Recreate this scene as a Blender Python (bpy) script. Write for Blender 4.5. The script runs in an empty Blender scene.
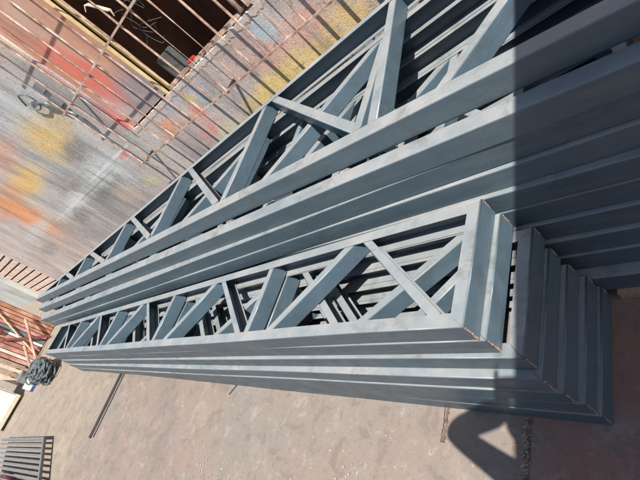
import bpy, bmesh, math, random
from mathutils import Vector, Matrix, noise
random.seed(7)
sc = bpy.context.scene
COL = sc.collection
H = 1.85
R = [[0.6498313389256222, 0.27920898172922604, -0.7069381694829203],
     [-0.19398983540349998, -0.8383587913181421, -0.5094334900452728],
     [-0.7349062353186673, 0.46818466606811554, -0.49062811145350316]]
# ------------------------------------------------------------------ camera
cd = bpy.data.cameras.new('camera'); cam = bpy.data.objects.new('camera', cd); COL.objects.link(cam)
M = Matrix(((R[0][0], -R[1][0], -R[2][0], 0), (R[0][1], -R[1][1], -R[2][1], 0), (R[0][2], -R[1][2], -R[2][2], H), (0, 0, 0, 1)))
cam.matrix_world = M
cd.sensor_width = 36; cd.lens = 463.434 / 640 * 36; cd.clip_start = 0.03; cd.clip_end = 400
sc.camera = cam
def C2W(x, y, z):                       # right, down, forward metres from the lens -> world
    return Vector((R[0][0]*x+R[1][0]*y+R[2][0]*z, R[0][1]*x+R[1][1]*y+R[2][1]*z, R[0][2]*x+R[1][2]*y+R[2][2]*z+H))
# ------------------------------------------------------------------ sun and sky
LD = Vector((-0.4644, 0.2835, -0.8390)).normalized()      # direction in which the sunlight travels
w = bpy.data.worlds.new('World'); sc.world = w; w.use_nodes = True
nt = w.node_tree; bg = nt.nodes['Background']
sky = nt.nodes.new('ShaderNodeTexSky'); sky.sky_type = 'NISHITA'; sky.sun_disc = False
sky.sun_elevation = math.asin(-LD.z); sky.sun_rotation = math.atan2(-LD.x, -LD.y)
nt.links.new(sky.outputs[0], bg.inputs[0]); bg.inputs[1].default_value = 0.075
sd = bpy.data.lights.new('sun', 'SUN'); sd.energy = 5.0; sd.angle = math.radians(0.53); sd.color = (1, .96, .90)
sun = bpy.data.objects.new('sun', sd); COL.objects.link(sun)
sun.rotation_euler = LD.to_track_quat('-Z', 'Y').to_euler()
sc.view_settings.view_transform = 'Standard'; sc.view_settings.look = 'None'
sc.view_settings.exposure = 0.74; sc.view_settings.gamma = 1; sc.view_settings.use_curve_mapping = False

# ------------------------------------------------------------------ materials
def newmat(name):
    m = bpy.data.materials.new(name); m.use_nodes = True
    n = m.node_tree; b = n.nodes['Principled BSDF']
    return m, n, b
def nd(n, t, **k):
    x = n.nodes.new(t)
    for a, v in k.items(): setattr(x, a, v)
    return x
def ramp(n, src, stops):
    r = nd(n, 'ShaderNodeValToRGB'); e = r.color_ramp.elements
    e[0].position, e[0].color = stops[0][0], (*stops[0][1], 1)
    e[1].position, e[1].color = stops[-1][0], (*stops[-1][1], 1)
    for p, c in stops[1:-1]:
        q = e.new(p); q.color = (*c, 1)
    n.links.new(src, r.inputs[0]); return r.outputs[0]
def tex(n, scale, detail=4, rough=.6, coord=None, dist=0, map_scale=None):
    if coord is None:
        coord = nd(n, 'ShaderNodeNewGeometry').outputs['Position']
    if map_scale:
        mp = nd(n, 'ShaderNodeMapping'); mp.inputs['Scale'].default_value = map_scale
        n.links.new(coord, mp.inputs[0]); coord = mp.outputs[0]
    t = nd(n, 'ShaderNodeTexNoise'); t.inputs['Scale'].default_value = scale
    t.inputs['Detail'].default_value = detail; t.inputs['Roughness'].default_value = rough
    t.inputs['Distortion'].default_value = dist
    n.links.new(coord, t.inputs['Vector']); return t.outputs[0]
def mix(n, fac, a, b, mode='MIX'):
    m = nd(n, 'ShaderNodeMix', data_type='RGBA', blend_type=mode)
    for s, i in ((fac, 0), (a, 6), (b, 7)):
        if isinstance(s, (int, float)): m.inputs[i].default_value = s
        elif isinstance(s, tuple): m.inputs[i].default_value = (*s, 1)
        else: n.links.new(s, m.inputs[i])
    return m.outputs[2]
def bump(n, b, h, strength, dist=.01):
    u = nd(n, 'ShaderNodeBump'); u.inputs['Strength'].default_value = strength; u.inputs['Distance'].default_value = dist
    n.links.new(h, u.inputs['Height']); n.links.new(u.outputs[0], b.inputs['Normal'])

def steel(name, c, dirt=(.16, .15, .145), rough=.42, rust=.0):
    m, n, b = newmat(name)
    big = tex(n, 2.2, 5, .6)
    fine = tex(n, 26, 5, .7)
    streak = tex(n, 3.0, 4, .6, map_scale=(1, 9, 9))
    c1 = tuple(x * .84 for x in c); c2 = tuple(min(1, x * 1.16) for x in c)
    col = ramp(n, big, [(.3, c1), (.55, c), (.75, c2)])
    col = mix(n, ramp(n, streak, [(.48, (0, 0, 0)), (.75, (.3, .3, .3))]), col, dirt)
    col = mix(n, ramp(n, fine, [(.60, (0, 0, 0)), (.72, (.18, .18, .18))]), col, (.26, .26, .25))
    # upward faces painted lighter for their stronger light, tinted as pale dust
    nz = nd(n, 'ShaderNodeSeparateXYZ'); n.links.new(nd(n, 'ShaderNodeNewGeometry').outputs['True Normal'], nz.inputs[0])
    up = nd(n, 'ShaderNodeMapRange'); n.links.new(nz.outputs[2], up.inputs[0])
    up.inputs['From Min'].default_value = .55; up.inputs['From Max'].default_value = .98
    up_tone = nd(n, 'ShaderNodeMath', operation='MULTIPLY'); n.links.new(up.outputs[0], up_tone.inputs[0])
    n.links.new(ramp(n, tex(n, 7, 6, .7), [(.25, (.62, .62, .62)), (.7, (1, 1, 1))]), up_tone.inputs[1])
    col = mix(n, up_tone.outputs[0], col, ramp(n, tex(n, 3.1, 5, .65), [(.35, (.215, .245, .255)), (.6, (.30, .30, .292))]))
    scr = tex(n, 14, 3, .55, dist=3.0, map_scale=(.35, 1.2, 1.2))
    col = mix(n, ramp(n, scr, [(.69, (0, 0, 0)), (.74, (.28, .28, .28))]), col, (.22, .23, .23))
    smu = tex(n, 4.4, 6, .72, dist=.8)
    col = mix(n, ramp(n, smu, [(.55, (0, 0, 0)), (.68, (.4, .4, .4))]), col, (.055, .055, .055))
    # scattered rusty bleeding
    ru = tex(n, 5.5, 6, .65)
    lim = .76 - rust * .26
    col = mix(n, ramp(n, ru, [(lim, (0, 0, 0)), (lim + .07, (.65, .65, .65))]), col, (.30, .16, .09))
    n.links.new(col, b.inputs['Base Color'])
    n.links.new(ramp(n, tex(n, 9, 4, .6), [(.3, (rough - .09,) * 3), (.7, (rough + .14,) * 3)]), b.inputs['Roughness'])
    b.inputs['Specular IOR Level'].default_value = .55
    bump(n, b, tex(n, 60, 3, .6), .10, .002)
    return m
def plain(name, c, rough=.6, var=.15, scale=14, c2=None, bumpst=.2, metal=0):
    m, n, b = newmat(name)
    t = tex(n, scale, 5, .65)
    lo = tuple(x * (1 - var) for x in c); hi = c2 or tuple(min(1, x * (1 + var)) for x in c)
    n.links.new(ramp(n, t, [(.32, lo), (.5, c), (.7, hi)]), b.inputs['Base Color'])
    b.inputs['Roughness'].default_value = rough; b.inputs['Metallic'].default_value = metal
    if bumpst: bump(n, b, tex(n, scale * 4, 4), bumpst, .003)
    return m
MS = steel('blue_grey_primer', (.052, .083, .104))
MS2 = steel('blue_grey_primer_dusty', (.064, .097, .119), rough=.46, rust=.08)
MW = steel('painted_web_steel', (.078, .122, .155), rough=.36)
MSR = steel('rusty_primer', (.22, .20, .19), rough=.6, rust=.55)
MWELD = plain('weld_rust', (.26, .16, .11), .7, .4, 60, (.40, .32, .25))
MGR = plain('grille_paint', (.42, .27, .20), .5, .6, 9, (.70, .58, .50))
MGG = plain('grey_grille_steel', (.15, .16, .17), .45, .2, 30)
MDARK = plain('dark_steel', (.035, .03, .03), .6, .3, 20)
MWOOD = plain('sleeper_wood', (.32, .22, .15), .8, .3, 9, (.42, .33, .24))
MROOM = plain('room_dark', (.42, .25, .18), .9, .3, 2)
MYEL = plain('yellow_frame', (.62, .47, .24), .6, .3, 6, (.70, .60, .40))
MORA = plain('orange_primer', (.36, .16, .10), .8, .5, 3, (.56, .36, .27))
MPINK = plain('faded_red_primer', (.46, .21, .17), .7, .45, 4, (.60, .46, .40))
MDRED = plain('dark_red_paint', (.13, .025, .022), .6, .3, 10)
MWHITE = plain('white_enamel', (.62, .62, .58), .35, .1, 5)
MCREAM = plain('cream_enamel', (.55, .47, .34), .5, .15, 12)
MBLUE = plain('violet_blue_print', (.05, .05, .22), .5, .2, 12)
MHOSE = plain('grey_hose', (.10, .12, .125), .45, .25, 18)
MROOF = plain('roof_zinc', (.30, .31, .32), .45, .2, 3, metal=.4)
MSKIN = plain('skin', (.38, .22, .15), .55, .08, 20, bumpst=.05)
MSHIRT = plain('shirt_cloth', (.08, .10, .16), .9, .15, 30)
MTROU = plain('trouser_cloth', (.05, .06, .09), .9, .15, 30)
MHAIR = plain('hair_brown', (.03, .02, .015), .7, .3, 60)
MPHONE = plain('phone_black', (.02, .02, .022), .25, .1, 10, bumpst=0)
MSHOE = plain('shoe_leather', (.05, .035, .025), .6, .2, 20)

# slatted gate
MSLAT = plain('pale_slat', (.62, .47, .38), .7, .25, 5, (.72, .60, .50))

def wall_material(name='sprayed_plaster', grain=1.0, base=None, blots=None):
    m, n, b = newmat(name)
    geo = nd(n, 'ShaderNodeNewGeometry').outputs['Position']
    sep = nd(n, 'ShaderNodeSeparateXYZ'); n.links.new(geo, sep.inputs[0])
    big = tex(n, 1.1, 6, .65, geo); fine = tex(n, 70, 3, .75, geo); mid = tex(n, 6, 6, .7, geo)
    col = ramp(n, big, [(.3, (.34, .29, .27)), (.5, (.48, .40, .36)), (.7, (.58, .51, .47))])
    if base: col = ramp(n, big, base)
    warp = nd(n, 'ShaderNodeTexNoise'); warp.inputs['Scale'].default_value = 1.6; warp.inputs['Detail'].default_value = 6
    warp.inputs['Roughness'].default_value = .78
    n.links.new(geo, warp.inputs['Vector'])
    wsub = nd(n, 'ShaderNodeVectorMath', operation='MULTIPLY_ADD')
    n.links.new(warp.outputs[1], wsub.inputs[0]); wsub.inputs[1].default_value = (.7, 0, .5)
    n.links.new(geo, wsub.inputs[2])
    brkn = ramp(n, tex(n, 5.5, 9, .78, geo, dist=.5), [(.36, (.35, .35, .35)), (.47, (.9, .9, .9)), (.56, (1, 1, 1))])
    yw = 2.84
    def blot(px, py, rx, rz, c, s, soft=.75, hard=False):
        nonlocal col
        f = 463.434; a = ((px-320)/f, (py-240)/f, 1)
        d = [sum(R[i][k]*a[i] for i in range(3)) for k in range(3)]
        t = yw / d[1]; X, Z = d[0]*t, d[2]*t + H
        mp = nd(n, 'ShaderNodeMapping', vector_type='TEXTURE')
        mp.inputs['Location'].default_value = (X, yw, Z) if hard else (X + .35, yw, Z + .25); mp.inputs['Scale'].default_value = (rx, 50, rz)
        n.links.new(geo if hard else wsub.outputs[0], mp.inputs[0])
        g = nd(n, 'ShaderNodeTexGradient', gradient_type='SPHERICAL'); n.links.new(mp.outputs[0], g.inputs[0])
        fac = nd(n, 'ShaderNodeMapRange', interpolation_type='SMOOTHSTEP'); n.links.new(g.outputs['Fac'], fac.inputs[0])
        fac.inputs['From Min'].default_value = 0; fac.inputs['From Max'].default_value = soft; fac.inputs['To Max'].default_value = s
        brk = nd(n, 'ShaderNodeMath', operation='MULTIPLY'); n.links.new(fac.outputs[0], brk.inputs[0]); n.links.new(brkn, brk.inputs[1])
        col = mix(n, brk.outputs[0], col, c)
    for bl in (blots or BLOTS): blot(*bl)
    if not blots:
        for bl in STENCIL: blot(*bl, .22, True)
    # over-spray grain and dirt
    col = mix(n, ramp(n, fine, [(.34, (.5*grain,)*3), (.47, (0, 0, 0))]), col, (.12, .11, .10))
    col = mix(n, ramp(n, fine, [(.56, (0, 0, 0)), (.70, (.6*grain,)*3)]), col, (.74, .70, .66))
    peb = tex(n, 24, 4, .7, geo)
    col = mix(n, ramp(n, peb, [(.34, (.55*grain,)*3), (.44, (0, 0, 0))]), col, (.17, .14, .125))
    smear = tex(n, 3.4, 7, .72, geo, map_scale=(1.3, 1, .22))
    col = mix(n, ramp(n, smear, [(.50, (0, 0, 0)), (.62, (.5, .5, .5))]), col, (.15, .145, .14))
    col = mix(n, ramp(n, smear, [(.32, (.4, .4, .4)), (.44, (0, 0, 0))]), col, (.66, .63, .60))
    n.links.new(col, b.inputs['Base Color']); b.inputs['Roughness'].default_value = .85
    ad = nd(n, 'ShaderNodeMath', operation='MULTIPLY_ADD'); n.links.new(mid, ad.inputs[0]); ad.inputs[1].default_value = 1.4; n.links.new(fine, ad.inputs[2])
    bump(n, b, ad.outputs[0], .45*grain + .03, .006)
    return m
BLOTS = [
 (50, 170, 3.2, 1.0, (.40, .42, .41), .8), (95, 222, 2.6, .8, (.22, .215, .21), .75), (120, 200, 1.2, .7, (.30, .295, .29), .6), (20, 115, 1.4, .6, (.42, .47, .48), .8),
 (46, 140, .75, .52, (.68, .45, .13), .95), (27, 182, 1.1, .36, (.70, .44, .12), .95), (56, 120, .4, .3, (.56, .38, .15), .7),
 (32, 217, 1.0, .75, (.74, .28, .08), .95), (8, 203, 1.5, .3, (.68, .27, .10), .95), (4, 158, 1.2, .3, (.58, .26, .16), .7), (60, 238, 1.2, .3, (.48, .30, .22), .5),
 (76, 152, .55, .32, (.12, .125, .13), .8), (66, 186, .7, .4, (.26, .21, .19), .6), (98, 192, .45, .35, (.14, .135, .13), .8), (80, 216, .6, .2, (.13, .13, .13), .8),
 (110, 178, .4, .3, (.17, .17, .17), .7), (50, 250, .9, .2, (.20, .20, .20), .6), (38, 228, 2.0, .18, (.52, .54, .53), .7),
 (90, 186, 1.7, .20, (.58, .61, .60), .7), (70, 208, 1.3, .2, (.58, .60, .59), .6), (122, 170, .30, .7, (.58, .62, .61), .6), (100, 165, .6, .3, (.52, .56, .56), .6),
 (128, 195, .6, .25, (.54, .38, .28), .6), (150, 182, .3, .2, (.56, .54, .28), .6), (125, 154, .35, .05, (.62, .22, .24), .8),
 (8, 44, .45, .35, (.66, .54, .38), .85), (40, 42, .30, .5, (.68, .36, .30), .8), (85, 84, .34, .85, (.66, .14, .10), 1.0), (118, 118, .30, .35, (.76, .12, .10), 1), (62, 52, .3, .5, (.74, .16, .08), 1),
 (20, 66, .4, .4, (.46, .40, .38), .7), (92, 112, .28, .6, (.36, .37, .37), .8), (140, 142, .4, .3, (.42, .48, .47), .8),
 (172, 128, .32, .18, (.74, .30, .14), .95), (168, 106, .25, .10, (.34, .34, .40), .7), (196, 112, .22, .16, (.74, .24, .16), .9), (212, 128, .3, .14, (.74, .24, .18), .9),
 (196, 92, .22, .14, (.40, .40, .50), .85), (205, 101, .22, .12, (.26, .38, .32), .8), (188, 100, .15, .08, (.56, .50, .16), .8),
 (236, 70, .3, .16, (.58, .40, .33), .7), (262, 36, .20, .18, (.42, .54, .60), .95), (246, 44, .2, .1, (.54, .32, .26), .7), (276, 60, .3, .22, (.74, .38, .30), .95), (306, 30, .35, .22, (.76, .40, .30), .95),
 (318, 62, .6, .26, (.82, .58, .20), 1), (270, 96, .55, .20, (.82, .60, .22), 1), (345, 28, .45, .22, (.78, .54, .22), 1), (236, 128, .4, .16, (.64, .56, .32), .8), (296, 78, .35, .18, (.82, .60, .22), 1),
 (150, 130, .4, .15, (.46, .44, .42), .5)]
STENCIL = [(108, 164, 1.0, .022, (.66, .70, .68), .7), (72, 206, 1.3, .03, (.64, .66, .65), .6), (122, 168, .03, .34, (.64, .68, .67), .7), (84, 204, .035, .30, (.62, .64, .63), .6),
 (96, 186, .9, .018, (.12, .12, .12), .5), (100, 178, .022, .3, (.13, .13, .13), .55), (88, 196, .02, .34, (.13, .12, .12), .5), (70, 222, .04, .4, (.14, .13, .13), .5), (56, 214, .03, .5, (.60, .40, .26), .5),
 (46, 168, .03, .4, (.60, .62, .60), .5), (20, 200, .05, .5, (.60, .56, .50), .5), (74, 176, .5, .02, (.55, .50, .44), .5), (125, 154, .20, .045, (.62, .16, .18), .8), (36, 236, .05, .45, (.15, .14, .14), .5),
 (112, 196, .02, .25, (.16, .15, .15), .5), (130, 186, .018, .22, (.58, .56, .54), .5), (240, 96, .012, .14, (.30, .22, .18), .5), (300, 66, .10, .008, (.34, .24, .18), .6), (330, 40, .012, .16, (.50, .34, .24), .5)]
MWALL = wall_material()

def floor_material():
    m, n, b = newmat('dusty_concrete')
    geo = nd(n, 'ShaderNodeNewGeometry').outputs['Position']
    big = tex(n, .8, 6, .6, geo, dist=.4); mid = tex(n, 3.4, 7, .7, geo); fine = tex(n, 38, 4, .7, geo)
    col = ramp(n, big, [(.34, (.165, .138, .118)), (.5, (.225, .172, .140)), (.66, (.195, .172, .148))])
    sep = nd(n, 'ShaderNodeSeparateXYZ'); n.links.new(geo, sep.inputs[0])
    fx = nd(n, 'ShaderNodeMapRange'); n.links.new(sep.outputs[0], fx.inputs[0])
    fx.inputs['From Min'].default_value = -5.6; fx.inputs['From Max'].default_value = -6.6
    col = mix(n, fx.outputs[0], col, ramp(n, mid, [(.35, (.215, .175, .135)), (.65, (.29, .24, .18))]))
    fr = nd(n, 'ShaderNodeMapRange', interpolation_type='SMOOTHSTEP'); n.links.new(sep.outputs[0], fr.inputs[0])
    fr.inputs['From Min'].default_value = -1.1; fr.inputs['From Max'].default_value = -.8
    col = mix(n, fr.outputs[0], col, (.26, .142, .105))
    col = mix(n, ramp(n, mid, [(.50, (0, 0, 0)), (.66, (.55, .55, .55))]), col, (.20, .18, .17))
    col = mix(n, ramp(n, tex(n, 1.7, 7, .72, geo), [(.56, (0, 0, 0)), (.70, (.6, .6, .6))]), col, (.34, .26, .20))
    col = mix(n, ramp(n, fine, [(.30, (.5, .5, .5)), (.44, (0, 0, 0))]), col, (.11, .085, .07))
    col = mix(n, ramp(n, fine, [(.64, (0, 0, 0)), (.78, (.45, .45, .45))]), col, (.42, .36, .30))
    scr = tex(n, 5, 6, .8, geo, dist=2.2)
    col = mix(n, ramp(n, scr, [(.62, (0, 0, 0)), (.68, (.6, .6, .6))]), col, (.42, .37, .32))
    pat = tex(n, 7.5, 7, .75, geo, dist=.6)
    col = mix(n, ramp(n, pat, [(.53, (0, 0, 0)), (.60, (.5, .5, .5))]), col, (.135, .110, .095))
    col = mix(n, ramp(n, pat, [(.36, (.6, .6, .6)), (.43, (0, 0, 0))]), col, (.30, .26, .22))
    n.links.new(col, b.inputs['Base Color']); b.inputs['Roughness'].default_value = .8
    bump(n, b, fine, .35, .004)
    return m
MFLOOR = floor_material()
MGRIT = plain('dusty_grit', (.34, .28, .21), .9, .4, 30, (.55, .49, .40))
MPLAST = plain('bare_plaster', (.50, .42, .37), .9, .25, 14, (.58, .50, .45))
MPANEL = None
def panel_material():
    m, n, b = newmat('shutter_paint')
    t = tex(n, 2.2, 5, .6); geo = nd(n, 'ShaderNodeNewGeometry').outputs['Position']
    sep = nd(n, 'ShaderNodeSeparateXYZ'); n.links.new(geo, sep.inputs[0])
    mr = nd(n, 'ShaderNodeMapRange', interpolation_type='SMOOTHSTEP'); n.links.new(sep.outputs[2], mr.inputs[0])
    mr.inputs['From Min'].default_value = 1.85; mr.inputs['From Max'].default_value = 2.25
    c = mix(n, mr.outputs[0], ramp(n, t, [(.4, (.23, .22, .24)), (.6, (.30, .27, .27))]), ramp(n, t, [(.4, (.34, .17, .125)), (.6, (.42, .22, .16))]))
    n.links.new(c, b.inputs['Base Color']); b.inputs['Roughness'].default_value = .5
    return m
MPANEL = wall_material('sprayed_shutter', .15, [(.35, (.44, .20, .12)), (.5, (.52, .25, .16)), (.7, (.56, .31, .22))],
 [(140, 92, .6, .45, (.22, .22, .25), .95), (110, 98, .4, .3, (.34, .27, .27), .8), (88, 82, .32, .6, (.64, .15, .11), .95), (70, 66, .3, .5, (.66, .17, .12), .95),
  (120, 112, .25, .3, (.58, .30, .28), .8), (30, 20, .35, .5, (.50, .38, .32), .7), (134, 118, .2, .2, (.44, .40, .42), .8), (50, 30, .2, .5, (.52, .28, .18), .7)])


# ------------------------------------------------------------------ mesh helpers
def tag(o, label=None, cat=None, group=None, kind=None):
    for k, v in (('label', label), ('category', cat), ('group', group), ('kind', kind)):
        if v: o[k] = v
    return o
def empty(name, loc, label, cat, group=None):
    o = bpy.data.objects.new(name, None); COL.objects.link(o); o.location = loc
    return tag(o, label, cat, group)
def link(name, bm, mats, parent=None, smooth=None):
    me = bpy.data.meshes.new(name); bm.to_mesh(me); bm.free()
    for m in (mats if isinstance(mats, (list, tuple)) else [mats]): me.materials.append(m)
    if smooth:
        for p in me.polygons: p.use_smooth = True
        me.set_sharp_from_angle(angle=math.radians(smooth))
    o = bpy.data.objects.new(name, me); COL.objects.link(o)
    if parent:
        o.parent = parent; o.matrix_parent_inverse = Matrix.Translation(-Vector(parent.location))
    return o
def box(bm, lo, hi, mi=0, mat=None, bev=0):
    r = bmesh.ops.create_cube(bm, size=1)
    vs = r['verts']
    for v in vs:
        v.co = Vector((lo[i] + (v.co[i] + .5) * (hi[i] - lo[i]) for i in range(3)))
    if bev:
        es = list({e for v in vs for e in v.link_edges})
        rr = bmesh.ops.bevel(bm, geom=es, offset=bev, segments=2, affect='EDGES', clamp_overlap=True)
        vs = list({v for f in rr['faces'] for v in f.verts} | {v for v in vs if v.is_valid})
    fs = {f for v in vs for f in v.link_faces}
    for f in fs: f.material_index = mi
    if mat is not None:
        for v in vs: v.co = mat @ v.co
    return vs
def tube(bm, pts, r, seg=8, mi=0, cap=True):
    pts = [Vector(p) for p in pts]; rings = []
    up = Vector((0, 0, 1))
    for i, p in enumerate(pts):
        d = (pts[min(i+1, len(pts)-1)] - pts[max(i-1, 0)]).normalized()
        a = d.cross(up)
        if a.length < 1e-3: a = d.cross(Vector((1, 0, 0)))
        a.normalize(); b = d.cross(a)
        rr = r[i] if isinstance(r, (list, tuple)) else r
        rings.append([bm.verts.new(p + rr * (a*math.cos(2*math.pi*k/seg) + b*math.sin(2*math.pi*k/seg))) for k in range(seg)])
    for i in range(len(rings)-1):
        for k in range(seg):
            f = bm.faces.new((rings[i][k], rings[i][(k+1) % seg], rings[i+1][(k+1) % seg], rings[i+1][k])); f.material_index = mi
    if cap:
        bm.faces.new(rings[0][::-1]).material_index = mi; bm.faces.new(rings[-1]).material_index = mi

def cprofile(h, w, t, r=.006):
    P = [(w, 0)]
    for k in range(4):
        a = math.pi/2 * k/3; P.append((r - r*math.sin(a), -r + r*math.cos(a)))
    for k in range(4):
        a = math.pi/2 * k/3; P.append((r - r*math.cos(a), -h + r - r*math.sin(a)))
    P.append((w, -h)); P.append((w, -h+t)); q = r - t
    for k in range(4):
        a = math.pi/2 * k/3; P.append((r - q*math.sin(a), -h + r - q*math.cos(a)))
    for k in range(4):
        a = math.pi/2 * k/3; P.append((r - q*math.cos(a), -r + q*math.sin(a)))
    P.append((w, -t))
    return P
def channel(bm, p0, p1, side, ztop, h=.1, w=.05, t=.0032, m0=0, m1=0, mi=0, wob=.0, seg=1, mtop=None):
    """U-channel; web outer face runs from p0 to p1 (x, y); it opens toward 'side' (+1 left of p0->p1, -1 right)"""
    p0 = Vector((p0[0], p0[1], 0)); p1 = Vector((p1[0], p1[1], 0)); d = (p1-p0); L = d.length; d.normalize()
    s = Vector((-d.y, d.x, 0)) * side
    prof = cprofile(h, w, t); rings = []
    ph = random.random()*50
    for i in range(seg+1):
        k = i/seg; ring = []
        off = s * (noise.noise(Vector((k*L*.8, ph, 0))) * wob); dz = noise.noise(Vector((k*L*.8, ph, 9))) * wob * .35
        for u, v in prof:
            ax = L*k + (m0*u*(1-k)) + (m1*u*k)
            ring.append(bm.verts.new(p0 + d*ax + s*u + off + Vector((0, 0, ztop + v + dz))))
        rings.append(ring)
    n = len(prof)
    for i in range(seg):
        for k in range(n):
            f = bm.faces.new((rings[i][k], rings[i][(k+1) % n], rings[i+1][(k+1) % n], rings[i+1][k])); f.material_index = mtop if (mtop is not None and k == 0) else mi
            f.smooth = k in (1, 2, 3, 5, 6, 7)
    for ring, rev in ((rings[0], True), (rings[-1], False)):
        # cap as three quads strips (C outline is concave)
        m = n//2
        for k in range(m-1):
            q = (ring[k], ring[k+1], ring[n-2-k], ring[n-1-k])
            try: bm.faces.new(q if rev else q[::-1]).material_index = mi
            except ValueError: pass
def weldbead(bm, a, b, r=.003, mi=1, n=9):
    a, b = Vector(a), Vector(b)
    pts = [a.lerp(b, i/(n-1)) + Vector((random.uniform(-1, 1), random.uniform(-1, 1), 0))*.0006 for i in range(n)]
    tube(bm, pts, [r*random.uniform(.6, 1.25) for _ in pts], 6, mi)

def fin(bm): bmesh.ops.recalc_face_normals(bm, faces=bm.faces[:])

# ------------------------------------------------------------------ parallel-chord trusses: the low stack
GB = 'parallel-chord trusses stacked flat in the low front stack'
LB = ['topmost grey steel truss of the low front stack, all its diagonals in the sun',
      'second grey steel truss down in the low front stack, pale end beside the topmost',
      'third grey steel truss down in the low front stack, shaded end beside black gap',
      'fourth grey steel truss from the top, the middle one of the low front stack',
      'fifth grey steel truss down in the low front stack, third up from the ground',
      'sixth grey steel truss of the low front stack, resting directly on the bottom truss',
      'bottom grey steel truss of the low front stack, lying on the concrete']
nearx = [-.817, -.797, -.727, -.713, -.690, -.664, -.650]
outy = [.566, .566, .549, .514, .508, .508, .502]
yaw = [0, .000, -.001, -.004, -.004, -.010, -.018]       # dy/dx of the whole truss
Hgt = [.500, .496, .500, .502, .491, .490, .500]
def truss_low(k):
    zt = .7 - .1*k - .0006*k; x1 = nearx[k]; x0 = x1 - 6.03 + random.uniform(-.015, .015)*(k > 0)
    yo = lambda x: outy[k] + yaw[k]*(x - x1)
    yi = lambda x: outy[k] + Hgt[k] + (yaw[k] + .0142)*(x - x1)
    T = empty('lattice_truss', (x1, outy[k], zt-.1), LB[k], 'steel truss', GB)
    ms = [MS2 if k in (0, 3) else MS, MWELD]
    b = bmesh.new(); channel(b, (x0, yo(x0)), (x1, yo(x1)), 1, zt, w=.052, m0=1, m1=-1, wob=.006, seg=14)
    for zz in (zt-.002,):
        weldbead(b, (x1-.003, yo(x1)+.001, zt-.097), (x1-.003, yo(x1)+.001, zt-.045 - random.random()*.03), .0026)
    fin(b); link('chord', b, ms, T)
    b = bmesh.new(); channel(b, (x0, yi(x0)), (x1, yi(x1)), -1, zt, w=.052, m0=1, m1=-1, wob=.006, seg=14)
    fin(b); link('chord', b, ms, T)
    # end bars
    b = bmesh.new(); channel(b, (x1, yo(x1)), (x1, yi(x1)), 1, zt, w=.052, m0=1, m1=-1)
    weldbead(b, (x1-.040, yo(x1)+.036, zt+.0004), (x1-.006, yo(x1)+.003, zt+.0004), .0010)
    weldbead(b, (x1+.0012, yo(x1)+.002, zt-.012), (x1+.0012, yo(x1)+.002, zt-.098), .0030, n=16)
    weldbead(b, (x1+.0005, yi(x1)-.002, zt-.01), (x1+.0005, yi(x1)-.002, zt-.055), .0030)
    fin(b); link('end_post', b, [MW, MWELD], T)
    b = bmesh.new(); channel(b, (x0, yo(x0)), (x0, yi(x0)), -1, zt, w=.052, m0=1, m1=-1); fin(b); link('end_post', b, [MW, MWELD], T)
    # webs
    tk = .022; j = lambda: random.uniform(-.02, .02)*(k > 0)
    sh = (0 if k == 0 else [0, -.34, .28, -.15, .45, .1, -.4][k])
    flip = k in (1, 3, 5)
    def web(name, xi, xo, openplus, mat=MW):
        a = (xi, yi(xi) - .052 + tk); c = (xo, yo(xo) + .052 - tk)
        if min(xi, xo) < x0 + .08 or max(xi, xo) > x1 - .07: return
        b = bmesh.new()
        # direction inner -> outer is -y, left of it is +x
        channel(b, a, c, 1 if openplus else -1, zt - .0038, h=.0915, w=.040, t=.003)
        fin(b); link(name, b, [mat, MWELD, MSR], T)
    for i in range(-1, 5):
        d = -1.265*i; xi = -1.43 + sh + d
        if k == 0:
            web('diagonal', xi + .01, xi + .49, True); web('diagonal', xi, xi - .47, False); web('upright', xi - .645, xi - .67, False)
        elif k in (1, 2):
            e = (0, .0, .09)[k]
            web('diagonal', (-.880, -.865)[k-1] + d, (-1.46, -1.30)[k-1] + d, False); web('diagonal', -1.97 + d + e, -1.50 + d + e, True); web('upright', -2.07 + d - e, -2.10 + d - e, False)
        elif xi + .6 < -1.6:
            web('diagonal', xi + .04 + j(), xi - .50 + j(), False); web('diagonal', xi + .12 + j(), xi + .60 + j(), True); web('upright', xi - .60 + j(), xi - .60 + j(), True)
for k in range(7): truss_low(k)

# ------------------------------------------------------------------ wedge-shaped roof trusses: the tall stack
GA = 'tapering roof trusses stacked flat in the tall stack by the wall'
LA = ['topmost tapering grey truss of the tall stack by the wall, fully sunlit webs',
      'second tapering grey truss from the top of the tall stack, right under the topmost one',
      'third tapering grey truss from the top of the tall stack beside the wall',
      'fourth tapering grey truss from the top of the tall stack beside the wall',
      'fifth tapering grey truss from the top of the tall stack, just above the middle',
      'sixth tapering grey truss from the top of the tall stack, fifth up from the sleeper',
      'seventh tapering grey truss from the top of the tall stack, fourth up from the sleeper',
      'eighth tapering grey truss from the top of the tall stack, third up from the sleeper',
      'ninth tapering grey truss of the tall stack, resting on the bottom one',
      'bottom tapering grey truss of the tall stack, lying on the timber sleeper']
oy = [1.2255, 1.138, 1.145, 1.136, 1.106, 1.097, 1.083, 1.068, 1.054, 1.008]
ya = [0, .0005, .0185, .0180, 0, 0, 0, 0, 0, 0]
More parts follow.
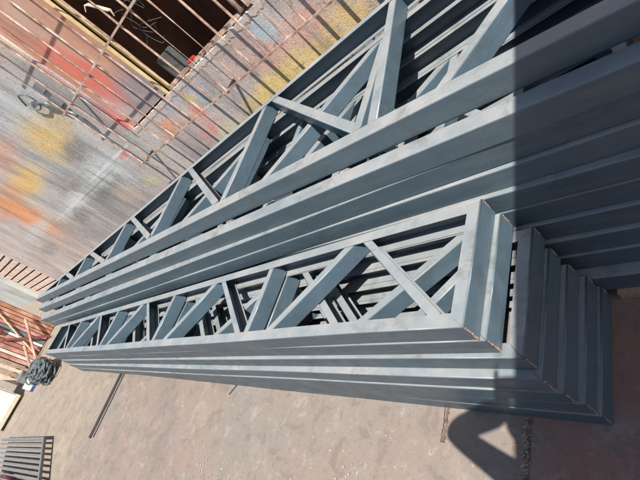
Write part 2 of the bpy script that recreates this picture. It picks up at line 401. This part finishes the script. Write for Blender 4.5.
def truss_tall(k):
    zt = 1.05 - .1*k; x1 = .98 + random.uniform(-.05, .05)
    yo = lambda x: oy[k] + ya[k]*(x + .3)
    sl = .163
    base = 1.296 + (oy[k] - oy[0])*1.0 - (.0 if k else 0)
    xs = -7.54 + (0 if k == 0 else random.uniform(-.08, .08))
    yb = lambda x: base + sl*(x - xs)                  # wall-side chord web face
    WN, WB = .072, .058
    T = empty('roof_truss', (x1, oy[k], zt-.1), LA[k], 'steel truss', GA)
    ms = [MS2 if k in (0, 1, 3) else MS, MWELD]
    b = bmesh.new(); channel(b, (xs-.02, yo(xs)), (x1, yo(x1)), 1, zt, w=WN, m1=-1, wob=.007, seg=20)
    fin(b); link('chord', b, ms, T)
    b = bmesh.new(); xa = xs + .01; channel(b, (xa, yb(xa)+.0), (x1, yb(x1)), -1, zt, w=WB, m0=5.9, m1=-1, wob=.003, seg=14)
    fin(b); link('chord', b, ms, T)
    b = bmesh.new(); channel(b, (x1, yo(x1)), (x1, yb(x1)), 1, zt, w=.055, m0=1, m1=-1); fin(b); link('end_post', b, [MW, MWELD], T)
    tk = .02; j = lambda: random.uniform(-.03, .03)*(k > 0)
    def web(name, xb, xn, openplus, mat=MW, w=.05, mtop=None):
        if min(xb, xn) < xs + .7: return
        a = (xb, yb(xb) - WB + tk); c = (xn, yo(xn) + WN - tk)
        if a[1] - c[1] < .05: return
        b = bmesh.new(); channel(b, a, c, 1 if openplus else -1, zt - .0038, h=.0915, w=w, t=.003, mtop=mtop)
        # weld at the near end
        weldbead(b, (c[0]-.02, c[1]+.022, zt-.001), (c[0]+.02, c[1]+.022, zt-.001), .0022)
        fin(b); link(name, b, [mat, MWELD, MSR], T)
    if k == 0:
        for xb, xn in ((-1.245, -1.09), (-2.315, -2.29), (-3.44, -3.40), (-4.53, -4.49), (-5.62, -5.56), (-6.5, -6.45), (.0, .02)):
            web('upright', xb, xn, False)
        for xb, xn in ((-2.29, -1.21), (-3.37, -2.40), (-4.47, -3.44), (-5.56, -4.58), (-6.38, -5.72)):
            web('diagonal', xb, xn, False if 0 else True)
        web('diagonal', -.05, -.775, False, MW, .050, 2)
        web('diagonal', .82, .07, True)
    else:
        s = [0, -.10, .22, -.45, .12, -.25, .4, -.1, .3, -.3][k]
        flip = k in (1, 3, 4, 7, 9)
        for i in range(-1, 6):
            xn = -1.22 + s - 1.1*i
            if xn > -.8 and k < 5: continue
            if k > 3 or xn < -1: web('upright', xn - .02 + j(), xn + j(), False)
            if flip: web('diagonal', xn - .06 + j(), xn - 1.03 + j(), False)
            else: web('diagonal', xn - 1.05 + j(), xn - .06 + j(), True)
for k in range(10): truss_tall(k)

# ------------------------------------------------------------------ ground
b = bmesh.new()
bmesh.ops.create_grid(b, x_segments=2, y_segments=2, size=70)
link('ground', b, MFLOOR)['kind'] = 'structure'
# sawn joints with grit
MJ = None
def joint(x, y0, y1, wd, dx=0):  # noqa
    b = bmesh.new(); n = 30
    pa = []; pb = []
    for i in range(n+1):
        y = y0 + (y1-y0)*i/n; cx = x + dx*i/n + random.uniform(-.004, .004)
        ww = wd*random.uniform(.6, 1.4)
        pa.append(b.verts.new((cx-ww/2, y, .004))); pb.append(b.verts.new((cx+ww/2, y, .004)))
    for i in range(n): b.faces.new((pa[i], pb[i], pb[i+1], pa[i+1]))
    fin(b); o = link('floor_joint', b, MJ if wd > .01 else MDARK); o['kind'] = 'structure'
MJ = plain('joint_dirt', (.12, .085, .060), .9, .5, 40, (.24, .18, .13))
joint(-.955, -.2, 1.0, .018, .02); joint(-1.325, .36, .60, .016); joint(-1.338, .36, .60, .004)
# grit as uncountable stuff
def rock(bm, c, r):
    m = Matrix.Translation(c) @ Matrix.Rotation(random.random()*6, 4, 'Z') @ Matrix.Diagonal((r, r*random.uniform(.5, 1), r*random.uniform(.35, .7), 1))
    v = bmesh.ops.create_icosphere(bm, subdivisions=1, radius=1, matrix=m)['verts']
    for q in v: q.co += Vector((random.uniform(-1, 1), random.uniform(-1, 1), random.uniform(-1, 1)))*r*.22
b = bmesh.new()
for _ in range(260):
    rock(b, (-.955 + random.gauss(0, .011), random.uniform(.1, .52), .003), random.uniform(.0012, .005))
for _ in range(60):
    rock(b, (-1.325 + random.gauss(0, .006), random.uniform(.36, .52), .003), random.uniform(.001, .003))
for _ in range(420):
    x = random.uniform(-9, -.5); rock(b, (x, random.uniform(-1.2, .5), .002), random.uniform(.0012, .006))
for cx, cy, s, n in ((-3.05, .28, .16, 30), (-6.05, -.25, .16, 30), (-8.0, .05, .3, 50), (-2.35, .1, .2, 30), (-1.9, .3, .2, 30)):
    for _ in range(n): rock(b, (random.gauss(cx, s), random.gauss(cy, s*.7), .002), random.uniform(.001, .0045))
for cx, cy, s_, n_ in ((-3.25, -.02, .07, 12), (-3.0, -.08, .05, 10), (-1.85, .14, .07, 14), (-6.1, -.24, .05, 12)):
    for _ in range(n_):
        px_, py_ = random.gauss(cx, s_*1.3), random.gauss(cy, s_*.7); rr_ = random.uniform(.003, .011); k_ = random.randint(7, 11)
        ring = [b.verts.new((px_ + rr_*random.uniform(.45, 1.3)*math.cos(6.283*q/k_), py_ + rr_*random.uniform(.4, 1.1)*math.sin(6.283*q/k_), .0032 + .00004*(len(b.verts) % 97))) for q in range(k_)]
        b.faces.new(ring)
for _ in range(70):
    p = Vector((random.choice((random.uniform(-6.8, -1.0), random.gauss(-.96, .03))), random.uniform(-.9, .45), .004)); a_ = random.uniform(0, 6.28); L_ = random.uniform(.01, .05)
    tube(b, [p, p + Vector((math.cos(a_)*L_*.5, math.sin(a_)*L_*.5, .003)), p + Vector((math.cos(a_+.4)*L_, math.sin(a_+.4)*L_, 0))], .0012, 4)
tag(link('floor_debris', b, MGRIT), 'pale crumbs of grit and weld slag scattered on the concrete', 'debris', kind='stuff')
# pale straw-like shavings
# steel bar in the floor
b = bmesh.new()
box(b, (-5.93, -.15, .0), (-5.86, .60, .012), bev=.002); box(b, (-5.80, -.13, .0), (-5.785, .60, .010))
tag(link('flat_bar', b, MDARK), 'long dark flat bar lying across the tan floor from under the low stack', 'steel bar')
b = bmesh.new(); tube(b, [(-3.275, .475, .006), (-3.19, .58, .006)], .0045)
tag(link('steel_offcut', b, MDARK), 'short dark steel offcut poking out from under the low stack', 'offcut')
# sleeper under the tall stack
b = bmesh.new(); box(b, (-.615, .988, 0), (1.1, 1.09, .046), bev=.004)
tag(link('timber_sleeper', b, MWOOD), 'pale timber sleeper under the bottom truss of the tall stack', 'sleeper')
b = bmesh.new()
for xx in (-6.2, -4.2, -2.2):
    pass
b.free()
for xx, lab in ((-6.4, 'timber block under the thin end of the tall stack'), (-3.4, 'timber block under the middle of the tall stack')):
    b = bmesh.new(); box(b, (xx, 1.09, 0), (xx+.12, 1.3, .047), bev=.004)
    tag(link('timber_block', b, MWOOD), lab, 'timber block')
b = bmesh.new(); box(b, (.5, 2.2, 0), (.62, 2.7, .047), bev=.004)
tag(link('timber_block', b, MWOOD), 'timber block under the wall side of the tall stack', 'timber block')

# ------------------------------------------------------------------ workshop wall with its window
YW = 2.84
WX0, WX1, WZ0, WZ1 = -4.85, -2.42, 1.40, 3.15
SHX = -3.86
bx = -13.45
W = empty('workshop_wall', (-5, YW, 0), 'rough plaster workshop wall covered in orange, yellow and red paint overspray', 'wall')
b = bmesh.new()
def jag(y):
    return 0
# wall face pieces (butted), opening with a chipped sill line
box(b, (bx, YW, -.05), (WX0, YW+.2, 3.9)); box(b, (WX1, YW, -.05), (4.0, YW+.2, 3.9))
box(b, (WX0, YW, -.05), (WX1, YW+.2, WZ0)); box(b, (WX0, YW, WZ1), (WX1, YW+.2, 3.9))
bmesh.ops.remove_doubles(b, verts=b.verts[:], dist=1e-5)
link('wall_face', b, MWALL, W)
# chipped plaster edge round the opening
b = bmesh.new()
def chip(x0, x1, z, up, n=60):
    fr = []; bk = []
    for i in range(n+1):
        x = x0+(x1-x0)*i/n; e = .004 + .016*abs(noise.noise(Vector((x*17, z, 0)))) + random.uniform(0, .009)
        fr.append((b.verts.new((x, YW-.004, z+e*up)), b.verts.new((x, YW-.004, z-(e+.01+random.uniform(0, .02))*up)), b.verts.new((x, YW+.10, z+e*up*.6)), b.verts.new((x, YW+.002, z-(e+.045)*up))))
    for i in range(n):
        a, c = fr[i], fr[i+1]
        b.faces.new((a[0], c[0], c[1], a[1])); b.faces.new((a[0], a[2], c[2], c[0])); b.faces.new((a[1], c[1], c[3], a[3]))
chip(WX0-.02, WX1+.06, WZ0, 1, 200)
fin(b); link('sill_edge', b, MPLAST, W)
# room behind the window
b = bmesh.new()
box(b, (WX0-.6, YW+.2, .2), (WX1+1.2, YW+.22, WZ0)); box(b, (WX0-.6, YW+2.6, .2), (WX1+1.2, YW+2.65, 3.9))
box(b, (WX0-.65, YW+.22, .2), (WX0-.6, YW+2.6, 3.9)); box(b, (WX1+1.2, YW+.22, .2), (WX1+1.25, YW+2.6, 3.9))
box(b, (WX0-.6, YW+.22, .15), (WX1+1.2, YW+2.6, .2)); box(b, (WX0-.6, YW+.2, 3.9), (WX1+1.2, YW+2.6, 3.95))
link('dark_interior', b, MROOM, W)
F = empty('window_shutter', (SHX, YW, WZ0), 'brown and grey painted shutter panel with a pale yellow frame edge in the window opening', 'shutter')
b = bmesh.new(); box(b, (WX0+.003, YW+.022, WZ0+.03), (SHX-.10, YW+.05, WZ1-.003)); link('panel', b, MPANEL, F)
b = bmesh.new()
box(b, (SHX-.10, YW+.0, WZ0+.01), (SHX-.072, YW+.03, WZ1-.003), bev=.004); box(b, (SHX-.070, YW+.045, WZ0+.01), (SHX-.030, YW+.075, WZ1-.003), bev=.006)
link('frame', b, MYEL, F)
JF = empty('window_frame', (WX1, YW, WZ0), 'rusty orange window jamb at the right edge of the dark opening', 'window frame')
b = bmesh.new(); box(b, (WX1-.06, YW-.004, WZ0+.03), (WX1-.004, YW+.08, WZ1-.003), bev=.004); box(b, (WX1-.20, YW+.05, WZ0+.03), (WX1-.15, YW+.1, WZ1-.003), bev=.004); link('jamb', b, MGR, JF)
b = bmesh.new(); box(b, (SHX-.01, YW+.03, WZ0+.02), (WX1-.21, YW+.09, WZ0+.05), bev=.004); link('bottom_rail', b, MGR, JF)
b = bmesh.new(); box(b, (-3.80, YW+.10, 1.42), (-3.58, YW+.19, 1.66), bev=.01)
tag(link('storage_box', b, plain('storage_grey', (.10, .10, .10), .8)), 'dim grey box standing in the lower corner of the window opening', 'box')
b = bmesh.new(); box(b, (-3.46, YW+.05, 1.43), (-3.36, YW+.10, 1.475), bev=.01)
tag(link('red_rag', b, plain('red_cloth', (.5, .03, .03), .8)), 'small red rag lying on the window sill', 'rag')
# right hand jamb of second opening
G = empty('window_grille', (-3.4, 2.70, 1.12), 'peach painted bar grille fixed in front of the wall window', 'window grille')
b = bmesh.new()
xb0, xb1 = -5.22, -1.1
bars = [-2.74 - .2165*i for i in range(-7, 12)]
for x in bars:
    jx = random.uniform(-.008, .008)
    bb = bmesh.new(); tube(bb, [(x+jx, 2.70, 1.115), (x+random.uniform(-.006, .006), 2.698, 2.04), (x+jx, 2.70, 3.3)], .0105, 8)
    fin(bb); link('bar', bb, MGR, G, 40)
b.free()
for z, nm in ((1.12, 0), (2.04, 0), (2.95, 0)):
    bb = bmesh.new(); box(bb, (xb0, 2.682, z-.008), (xb1, 2.690, z+.010)); link('rail', bb, MGR, G)
for x in (-5.01, -3.175, -1.45):
    bb = bmesh.new(); box(bb, (x-.012, 2.69, 1.10), (x+.012, YW, 1.125)); link('bracket', bb, MDARK, G)
for x in (-4.93, -3.175):
    bb = bmesh.new(); box(bb, (x-.016, 2.71, 2.03), (x+.016, YW, 2.055)); link('bracket', bb, MDARK, G)
# hook and wire on the grille
b = bmesh.new(); tube(b, [(-3.56, 2.72, 2.28), (-3.53, 2.74, 2.31), (-3.50, 2.75, 2.29), (-3.40, 2.75, 2.16), (-3.37, 2.74, 2.15), (-3.38, 2.73, 2.10)], [.004, .007, .014, .014, .010, .005], 8)
tag(link('bent_bracket', b, MCREAM, None, 40), 'small cream bent bracket hanging on a grille bar in the dark window', 'bracket')
def smooth_path(pts, n=8):
    pts = [Vector(p) for p in pts]; out = []
    for i in range(len(pts)-1):
        p0, p1, p2, p3 = pts[max(i-1, 0)], pts[i], pts[i+1], pts[min(i+2, len(pts)-1)]
        for k in range(n):
            t = k/n; out.append(.5*((2*p1) + (p2-p0)*t + (2*p0-5*p1+4*p2-p3)*t*t + (3*p1-p0-3*p2+p3)*t**3))
    return out + [pts[-1]]
b = bmesh.new()
for q in range(4):
    cx, cz = -3.25 + random.uniform(-.15, .15), 1.88 + random.uniform(-.1, .1)
    pts = [(cx + random.uniform(.05, .22)*math.cos(a), 2.735 + random.uniform(-.01, .01), cz + random.uniform(.05, .2)*math.sin(a)) for a in (0, 1.1, 2.3, 3.2, 4.4, 5.2)]
    tube(b, smooth_path(pts), .0011, 4)
tag(link('thin_wire', b, MGG), 'tangle of thin wire caught on the grille bars in front of the dark opening', 'wire')
b = bmesh.new()
tube(b, smooth_path([(-5.72, 2.80, 2.40), (-5.60, 2.79, 2.50), (-5.48, 2.79, 2.44), (-5.50, 2.80, 2.30), (-5.62, 2.80, 2.27), (-5.72, 2.80, 2.36)]), .010, 8)
tube(b, smooth_path([(-5.50, 2.80, 2.32), (-5.38, 2.79, 2.24), (-5.32, 2.80, 2.08), (-5.24, 2.80, 1.96), (-5.25, 2.80, 1.80)]), .017, 8)
tag(link('black_cable', b, MHOSE, None, 40), 'looped grey cable hanging on the wall at the grille corner', 'cable')
b = bmesh.new(); box(b, (-5.36, YW-.05, 2.10), (-5.22, YW-.001, 2.24), bev=.006); box(b, (-5.30, YW-.035, 2.30), (-5.20, YW-.001, 2.42), bev=.006)
tag(link('lock_box', b, MGG), 'small dark steel lock plates on the wall by the grille edge', 'lock')
for q, (xx, zz, ww, hh, yy, mm) in enumerate(((-4.2, 1.6, .5, .35, 1.6, MWOOD), (-3.4, 1.5, .35, .7, 2.0, MORA), (-2.9, 1.75, .5, .3, 1.2, MWOOD))):
    b = bmesh.new(); box(b, (xx, YW+yy, zz), (xx+ww, YW+yy+.3, zz+hh), bev=.01)
    tag(link('crate', b, mm), ('dim wooden crate deep in the dark window, at its left', 'tall dim reddish crate deep inside the dark window', 'flat dim crate hung nearer the middle of the dark window')[q], 'crate')
# slatted gate beyond the wall
S = empty('slatted_gate', (-15, 2.9, 0), 'pale horizontal slats with brown gaps beyond the sprayed wall', 'gate')
b = bmesh.new(); box(b, (-16.95, 3.0, 0), (bx-.003, 3.03, 3.2)); link('backing', b, plain('slat_gap', (.09, .05, .035), .8), S)
z = .03
while z < 2.6:
    b = bmesh.new(); box(b, (-16.9, 2.95, z), (bx-.01, 2.985, z+.145), bev=.006); link('slat', b, MSLAT, S); z += .19
b = bmesh.new(); box(b, (-34, 2.84, -.05), (-17.0, 3.04, 4.0))
tag(link('plaster_wall', b, plain('pale_render', (.42, .43, .41), .85, .3, .9, (.55, .53, .48))), 'pale grey rendered wall in the far corner past the slats', 'wall')
b = bmesh.new(); box(b, (-34.2, -12, -.05), (-34.0, 3.04, 4.0))
tag(link('end_wall', b, plain('pale_render_end', (.48, .44, .38), .85, .3, .9)), 'light plaster wall closing the far end of the yard', 'wall')

# orange ribbed sheets standing at the far end
O = empty('ribbed_panel', (-11.7, 1.1, 0), 'orange and pink ribbed metal panel standing past the thin ends of the trusses', 'metal panel')
y = .62; i = 0
while y < 1.60:
    wdt = random.uniform(.05, .10)
    b = bmesh.new(); box(b, (-11.72 - random.uniform(0, .03), y, .01), (-11.66, min(y+wdt, 1.62), 1.7), bev=.006)
    link('rib', b, [MPINK, MSLAT, MPINK, MORA, MPINK, MWHITE, MGG][i % 7] if y < 1.25 else MORA, O); y += wdt + .012; i += 1
b = bmesh.new(); box(b, (-11.80, .60, 0), (-11.755, 1.62, 1.7)); link('backing', b, MORA, O)
b = bmesh.new(); tube(b, [(-11.62, .86, .02), (-11.62, 1.42, 1.2)], .014, 8); link('brace', b, MYEL, O)
b = bmesh.new(); box(b, (-11.64, .98, .82), (-11.60, 1.12, 1.02), bev=.004); box(b, (-11.64, .80, .88), (-11.60, .90, 1.2), bev=.004); link('plate', b, MDRED, O)
SCR = [(-11.45, .75, 1.45, .6, MPINK, 'faded pink scrap tube leaning on the ribbed panel'), (-11.5, 1.3, .9, .75, MDRED, 'dark red scrap bar crossing the ribbed panel'),
       (-11.4, .55, .95, .35, MWOOD, 'brown timber batten lying against the foot of the ribbed panel')]
for (xx, ya_, yb_, zt_, mm, lab) in SCR:
    b = bmesh.new(); tube(b, [(xx+.15, ya_, .03), (xx-.1, yb_, zt_)], .026, 6); tag(link('scrap_bar', b, mm), lab, 'scrap bar')
b = bmesh.new(); bmesh.ops.create_cone(b, cap_ends=True, segments=24, radius1=.11, radius2=.11, depth=.26, matrix=Matrix.Translation((-10.55, .36, .131))); bmesh.ops.create_cone(b, cap_ends=True, segments=24, radius1=.116, radius2=.116, depth=.02, matrix=Matrix.Translation((-10.55, .36, .26)))
tag(link('paint_tin', b, MGG, None, 40), 'grey paint tin standing between the carton and the timber pallet', 'paint tin')
O2 = empty('timber_pallet', (-11.6, .42, 0), 'weathered beige timber pallet leaning beside the orange panel', 'pallet')
for q, (ya_, yb_) in enumerate(((.22, .32), (.335, .42), (.435, .50), (.515, .575))):
    b = bmesh.new(); box(b, (-11.66, ya_, .02), (-11.62, yb_, 1.1+.05*q), bev=.004); link('board', b, MWOOD if q % 2 else MSLAT, O2)
for zz in (.15, .55, .95):
    b = bmesh.new(); box(b, (-11.73, .22, zz), (-11.665, .575, zz+.08)); link('bearer', b, MWOOD, O2)
# white appliance
A = empty('white_cabinet', (-10.9, -.2, 0), 'low white enamel cabinet with a cream skirting at the left edge of the yard', 'cabinet')
b = bmesh.new(); box(b, (-11.5, -.62, .10), (-10.70, .06, .85), bev=.02); link('body', b, MWHITE, A, 40)
b = bmesh.new(); box(b, (-10.695, -.62, .05), (-10.66, .065, .13), bev=.008); link('skirting', b, MCREAM, A, 40)
for yy in (-.55, -.03):
    b = bmesh.new(); box(b, (-10.78, yy-.03, 0), (-10.70, yy+.03, .098)); link('foot', b, MDARK, A)
b = bmesh.new(); box(b, (-10.697, -.60, .56), (-10.675, .04, .585), bev=.004); link('handle', b, MGG, A)
B = empty('small_carton', (-10.25, .26, 0), 'small white carton with a violet blue band beside the hose coil', 'carton')
b = bmesh.new(); box(b, (-10.38, .17, 0), (-10.14, .36, .15), bev=.006); link('carton_body', b, MWHITE, B)
b = bmesh.new(); box(b, (-10.139, .168, .0), (-10.134, .362, .05)); box(b, (-10.38, .164, .0), (-10.14, .1685, .06)); link('printed_band', b, MBLUE, B)
# hose coil
b = bmesh.new()
for q in range(46):
    cx, cy, cz = -9.42 + random.uniform(-.16, .16), .50 + random.uniform(-.07, .07), .05 + random.uniform(0, .24)
    ra, rb = random.uniform(.16, .38), random.uniform(.10, .18); tl = random.uniform(-.5, .5); ro = random.uniform(-.5, .5)
    pts = []
    for i in range(25):
        a = i/24*2*math.pi; p = Vector((ra*math.cos(a), rb*math.sin(a), .02*math.sin(3*a)+.0)); p = Matrix.Rotation(ro, 3, 'Z') @ Matrix.Rotation(tl*.6, 3, 'X') @ p
        p += Vector((cx, cy, cz)); p.z = max(p.z, .02); pts.append(p)
    tube(b, pts, .014, 8, cap=False)
tag(link('hose_coil', b, MHOSE, None, 40), 'coiled grey hose lying on the floor at the far end of the low stack', 'hose')

# grey grille panel on trestle bottom left
Gt = empty('gate_panel', (-7.5, -.5, .25), 'grey steel bar gate panel lying low over the floor in the bottom left corner', 'gate panel')
c0 = Vector((-7.26, -.345, .11)); dx_ = Vector((-3.0, -.36, -.02)).normalized(); dy_ = Vector((.80, -.42, 0)).normalized()
def bar(nm, a, c, w_, h_, parent, mat):
    a, c = Vector(a), Vector(c); d = (c-a); L = d.length; q = d.to_track_quat('X', 'Z').to_matrix().to_4x4()
    bb = bmesh.new(); box(bb, (0, -w_/2, -h_/2), (L, w_/2, h_/2), mat=Matrix.Translation(a) @ q, bev=.003); return link(nm, bb, mat, parent)
bar('frame_bar', c0, c0 + dx_*2.6, .035, .035, Gt, MGG); bar('frame_bar', c0 - dy_*.02, c0 + dy_*1.4, .035, .035, Gt, MGG)
bar('frame_bar', c0 + dy_*1.4, c0 + dy_*1.4 + dx_*2.6, .035, .035, Gt, MGG)
for i in range(1, 12):
    s = c0 + dy_*((.118*i)); bar('bar', s, s + dx_*2.6, .022, .022, Gt, MGG)
b = bmesh.new(); box(b, (-8.6, -1.25, 0), (-7.3, -.95, .09), bev=.01)
tag(link('steel_trestle', b, MDRED), 'dark red steel block under the grey bar gate panel', 'trestle')
# ------------------------------------------------------------------ unseen canopy, placed and cut narrow to shade the right of the view
Cn = empty('shade_canopy', (1.2, .5, 0), 'unseen narrow corrugated metal canopy on two posts, added to shade the near truss ends', 'canopy')
zc = 2.40
def cx_at(y, z): return (.463*(z-H) - .077*y)/.883
b = bmesh.new(); n = 60; top = []
for i in range(n+1):
    x = i/n*.85; z = zc + .012*math.sin(i*math.pi/2)
    r0 = []
    for y in (-1.3, 2.7): r0.append(b.verts.new((cx_at(y, zc) + x + .003*0, y, z if i else zc)))
    top.append(r0)
for i in range(n): b.faces.new((top[i][0], top[i+1][0], top[i+1][1], top[i][1]))
bmesh.ops.solidify(b, geom=b.faces[:], thickness=.004)
fin(b); link('shade_sheet', b, MROOF, Cn, 40)
for y in (-1.2, 2.62):
    bb = bmesh.new(); box(bb, (1.15, y-.04, 0), (1.23, y+.04, zc-.10), bev=.004); link('post', bb, MGG, Cn)
    bb = bmesh.new(); box(bb, (cx_at(y, zc)+.06, y-.03, zc-.10), (1.23, y+.03, zc-.022)); link('beam', bb, MGG, Cn)

# ------------------------------------------------------------------ photographer just behind the lens
def skin(name, verts, edges, radii, mat, parent=None, root=0, sub=2):
    me = bpy.data.meshes.new(name); me.from_pydata([tuple(v) for v in verts], edges, []); me.materials.append(mat)
    o = bpy.data.objects.new(name, me); COL.objects.link(o)
    md = o.modifiers.new('skin', 'SKIN'); md.use_smooth_shade = True
    for i, r in enumerate(radii):
        sv = me.skin_vertices[0].data[i]; sv.radius = (r, r) if not isinstance(r, tuple) else r; sv.use_root = (i == root)
    s = o.modifiers.new('sub', 'SUBSURF'); s.levels = sub; s.render_levels = sub
    if parent: o.parent = parent; o.matrix_parent_inverse = Matrix.Translation(-Vector(parent.location))
    return o
def shadow_point(px, py, t):
    a = ((px-320)/463.434, (py-240)/463.434, 1); d = [sum(R[i][k]*a[i] for i in range(3)) for k in range(3)]
    k = -H/d[2]; return Vector((d[0]*k, d[1]*k, 0)) - LD*t
EL = shadow_point(452, 432, 1.95); LS = Vector((-.04, -.286, 1.50)); WR = C2W(-.052, .070, -.055)
Lf = Vector((-.55, -.83, 0)).normalized(); Ff = Vector((-.83, .55, 0)).normalized()
NB = LS - Lf*.17 + Vector((0, 0, .03)); RS = LS - Lf*.36
PEL = Vector((NB.x+.06, NB.y-.02, .96))
P = []; E_ = []; Rr = []
def av(p, r, par=None):
    P.append(Vector(p)); Rr.append(r)
    if par is not None: E_.append((par, len(P)-1))
    return len(P)-1
pel = av(PEL, .125); wst = av(PEL.lerp(NB, .35), .115, pel); chs = av(PEL.lerp(NB, .72), .135, wst); nb = av(NB, .075, chs)
nk = av(NB + Vector((0, 0, .07)) + Ff*.01, .052, nb); hd = av(NB + Vector((0, 0, .14)) + Ff*.025, .075, nk); h2 = av(NB + Vector((0, 0, .21)) + Ff*.03, .085, hd); h3 = av(NB + Vector((0, 0, .275)) + Ff*.02, .055, h2)
ls = av(LS, .062, chs); lu = av(LS.lerp(EL, .5), .048, ls); le = av(EL, .040, lu); lfo = av(EL.lerp(WR, .45), .038, le); lw = av(WR, .026, lfo)
PALM = C2W(-.052, .030, -.035); lp = av(PALM, .030, lw)
rs = av(RS, .062, chs); RE = RS + Vector((.06, .03, -.30)); re_ = av(RE, .042, rs); RW = RE + Ff*.09 + Vector((.0, 0, -.25)); rw = av(RW, .027, re_); rp = av(RW + Vector((0, 0, -.08)) + Ff*.02, .032, rw)
for s in (1, -1):
    hp = PEL + Lf*.095*s + Vector((0, 0, -.06)); a = av(hp, .09, pel); kn = hp + Vector((0, 0, -.42)) + Ff*.02 + Lf*.02*s; c = av(kn, .062, a)
    d = av(kn + Vector((0, 0, -.18)) - Ff*.02, .058, c); e = av(kn + Vector((0, 0, -.40)) - Ff*.02, .040, d); av(Vector(P[e]) + Ff*.13 + Vector((0, 0, -.03)), .034, e)
PN = empty('person', (PEL.x, PEL.y, 0), 'person in a dark shirt holding up a phone at the near end of the stacks', 'person')
# fingers join the palm
def finger(base, pts, r, par):
    k = par
    for i, p in enumerate(pts): k = av(p, r*(1-.12*i), k)
for q, yy in enumerate((-.022, -.004, .014, .030)):
    finger(None, [C2W(-.075, yy+.012, -.022), C2W(-.055 + .004*q, yy+.008, -.018), C2W(-.027+.004*q, yy+.004, -.019)], .0088, lp)
finger(None, [C2W(-.066, .000, -.014), C2W(-.066, -.030, -.008), C2W(-.064, -.062, -.008)], .0095, lp)
for q in range(4):
    bp = RW + Vector((0, 0, -.13)) + Ff*(.02*q-.02); finger(None, [bp, bp + Vector((0, 0, -.03)), bp + Vector((0, 0, -.055)) + Lf*.01], .0088, rp)
tp = RW + Vector((0, 0, -.09)) + Ff*.05; finger(None, [tp, tp + Vector((0, 0, -.035)) + Ff*.01], .010, rp)
skin('body', P, E_, Rr, MSKIN, PN, 0, 2)
# head details, clothing
HC = NB + Vector((0, 0, .215)) + Ff*.035
def ell(name, c, rad, mat, parent, basis=None):
    b = bmesh.new(); bs = basis or Matrix((Ff, Lf, Vector((0, 0, 1)))).transposed()
    v = bmesh.ops.create_uvsphere(b, u_segments=24, v_segments=16, radius=1)['verts']
    for q in v: q.co = Vector(c) + bs @ Vector((q.co.x*rad[0], q.co.y*rad[1], q.co.z*rad[2]))
    return link(name, b, mat, parent, 60)
ell('hair', HC + Vector((0, 0, .045)) - Ff*.018, (.094, .080, .070), MHAIR, PN)
ell('nose', HC + Ff*.098 + Vector((0, 0, -.015)), (.018, .013, .022), MSKIN, PN)
for s in (1, -1):
    ell('ear', HC + Lf*.082*s + Vector((0, 0, -.01)), (.020, .010, .032), MSKIN, PN)
    ell('eye', HC + Ff*.083 + Lf*.032*s + Vector((0, 0, .012)), (.012, .014, .010), MWHITE, PN)
ell('mouth', HC + Ff*.083 + Vector((0, 0, -.058)), (.010, .024, .007), MDRED, PN)
skin('shirt', [PEL + Vector((0, 0, -.02)), PEL.lerp(NB, .35), PEL.lerp(NB, .72), NB - Vector((0, 0, .01)), LS, LS.lerp(EL, .5), RS, RS.lerp(RE, .55), EL, EL.lerp(WR, .5), EL.lerp(WR, .88)],
     [(0, 1), (1, 2), (2, 3), (2, 4), (4, 5), (2, 6), (6, 7), (5, 8), (8, 9), (9, 10)], [.14, .135, .155, .085, .08, .058, .078, .066, .050, .060, .064], MSHIRT, PN)
KL = PEL + Lf*.115 + Vector((0, 0, -.48)) + Ff*.02; KR = PEL - Lf*.115 + Vector((0, 0, -.48)) + Ff*.02
skin('trousers', [PEL + Vector((0, 0, .02)), PEL + Lf*.095 + Vector((0, 0, -.08)), KL, KL + Vector((0, 0, -.37)) - Ff*.02, PEL - Lf*.095 + Vector((0, 0, -.08)), KR, KR + Vector((0, 0, -.37)) - Ff*.02],
     [(0, 1), (1, 2), (2, 3), (0, 4), (4, 5), (5, 6)], [.137, .108, .082, .066, .108, .082, .066], MTROU, PN)
for K_ in (KL, KR):
    ell('shoe', Vector((K_.x, K_.y, .045)) + Ff*.06, (.145, .05, .045), MSHOE, PN)
# phone
b = bmesh.new()
box(b, (-.058, -.036, .004), (.100, .040, .0125), bev=.003)
for v in b.verts: v.co = C2W(v.co.x, v.co.y, -v.co.z)
fin(b); tag(link('mobile_phone', b, MPHONE, None, 40), 'black phone held up in the hand of the person', 'phone')
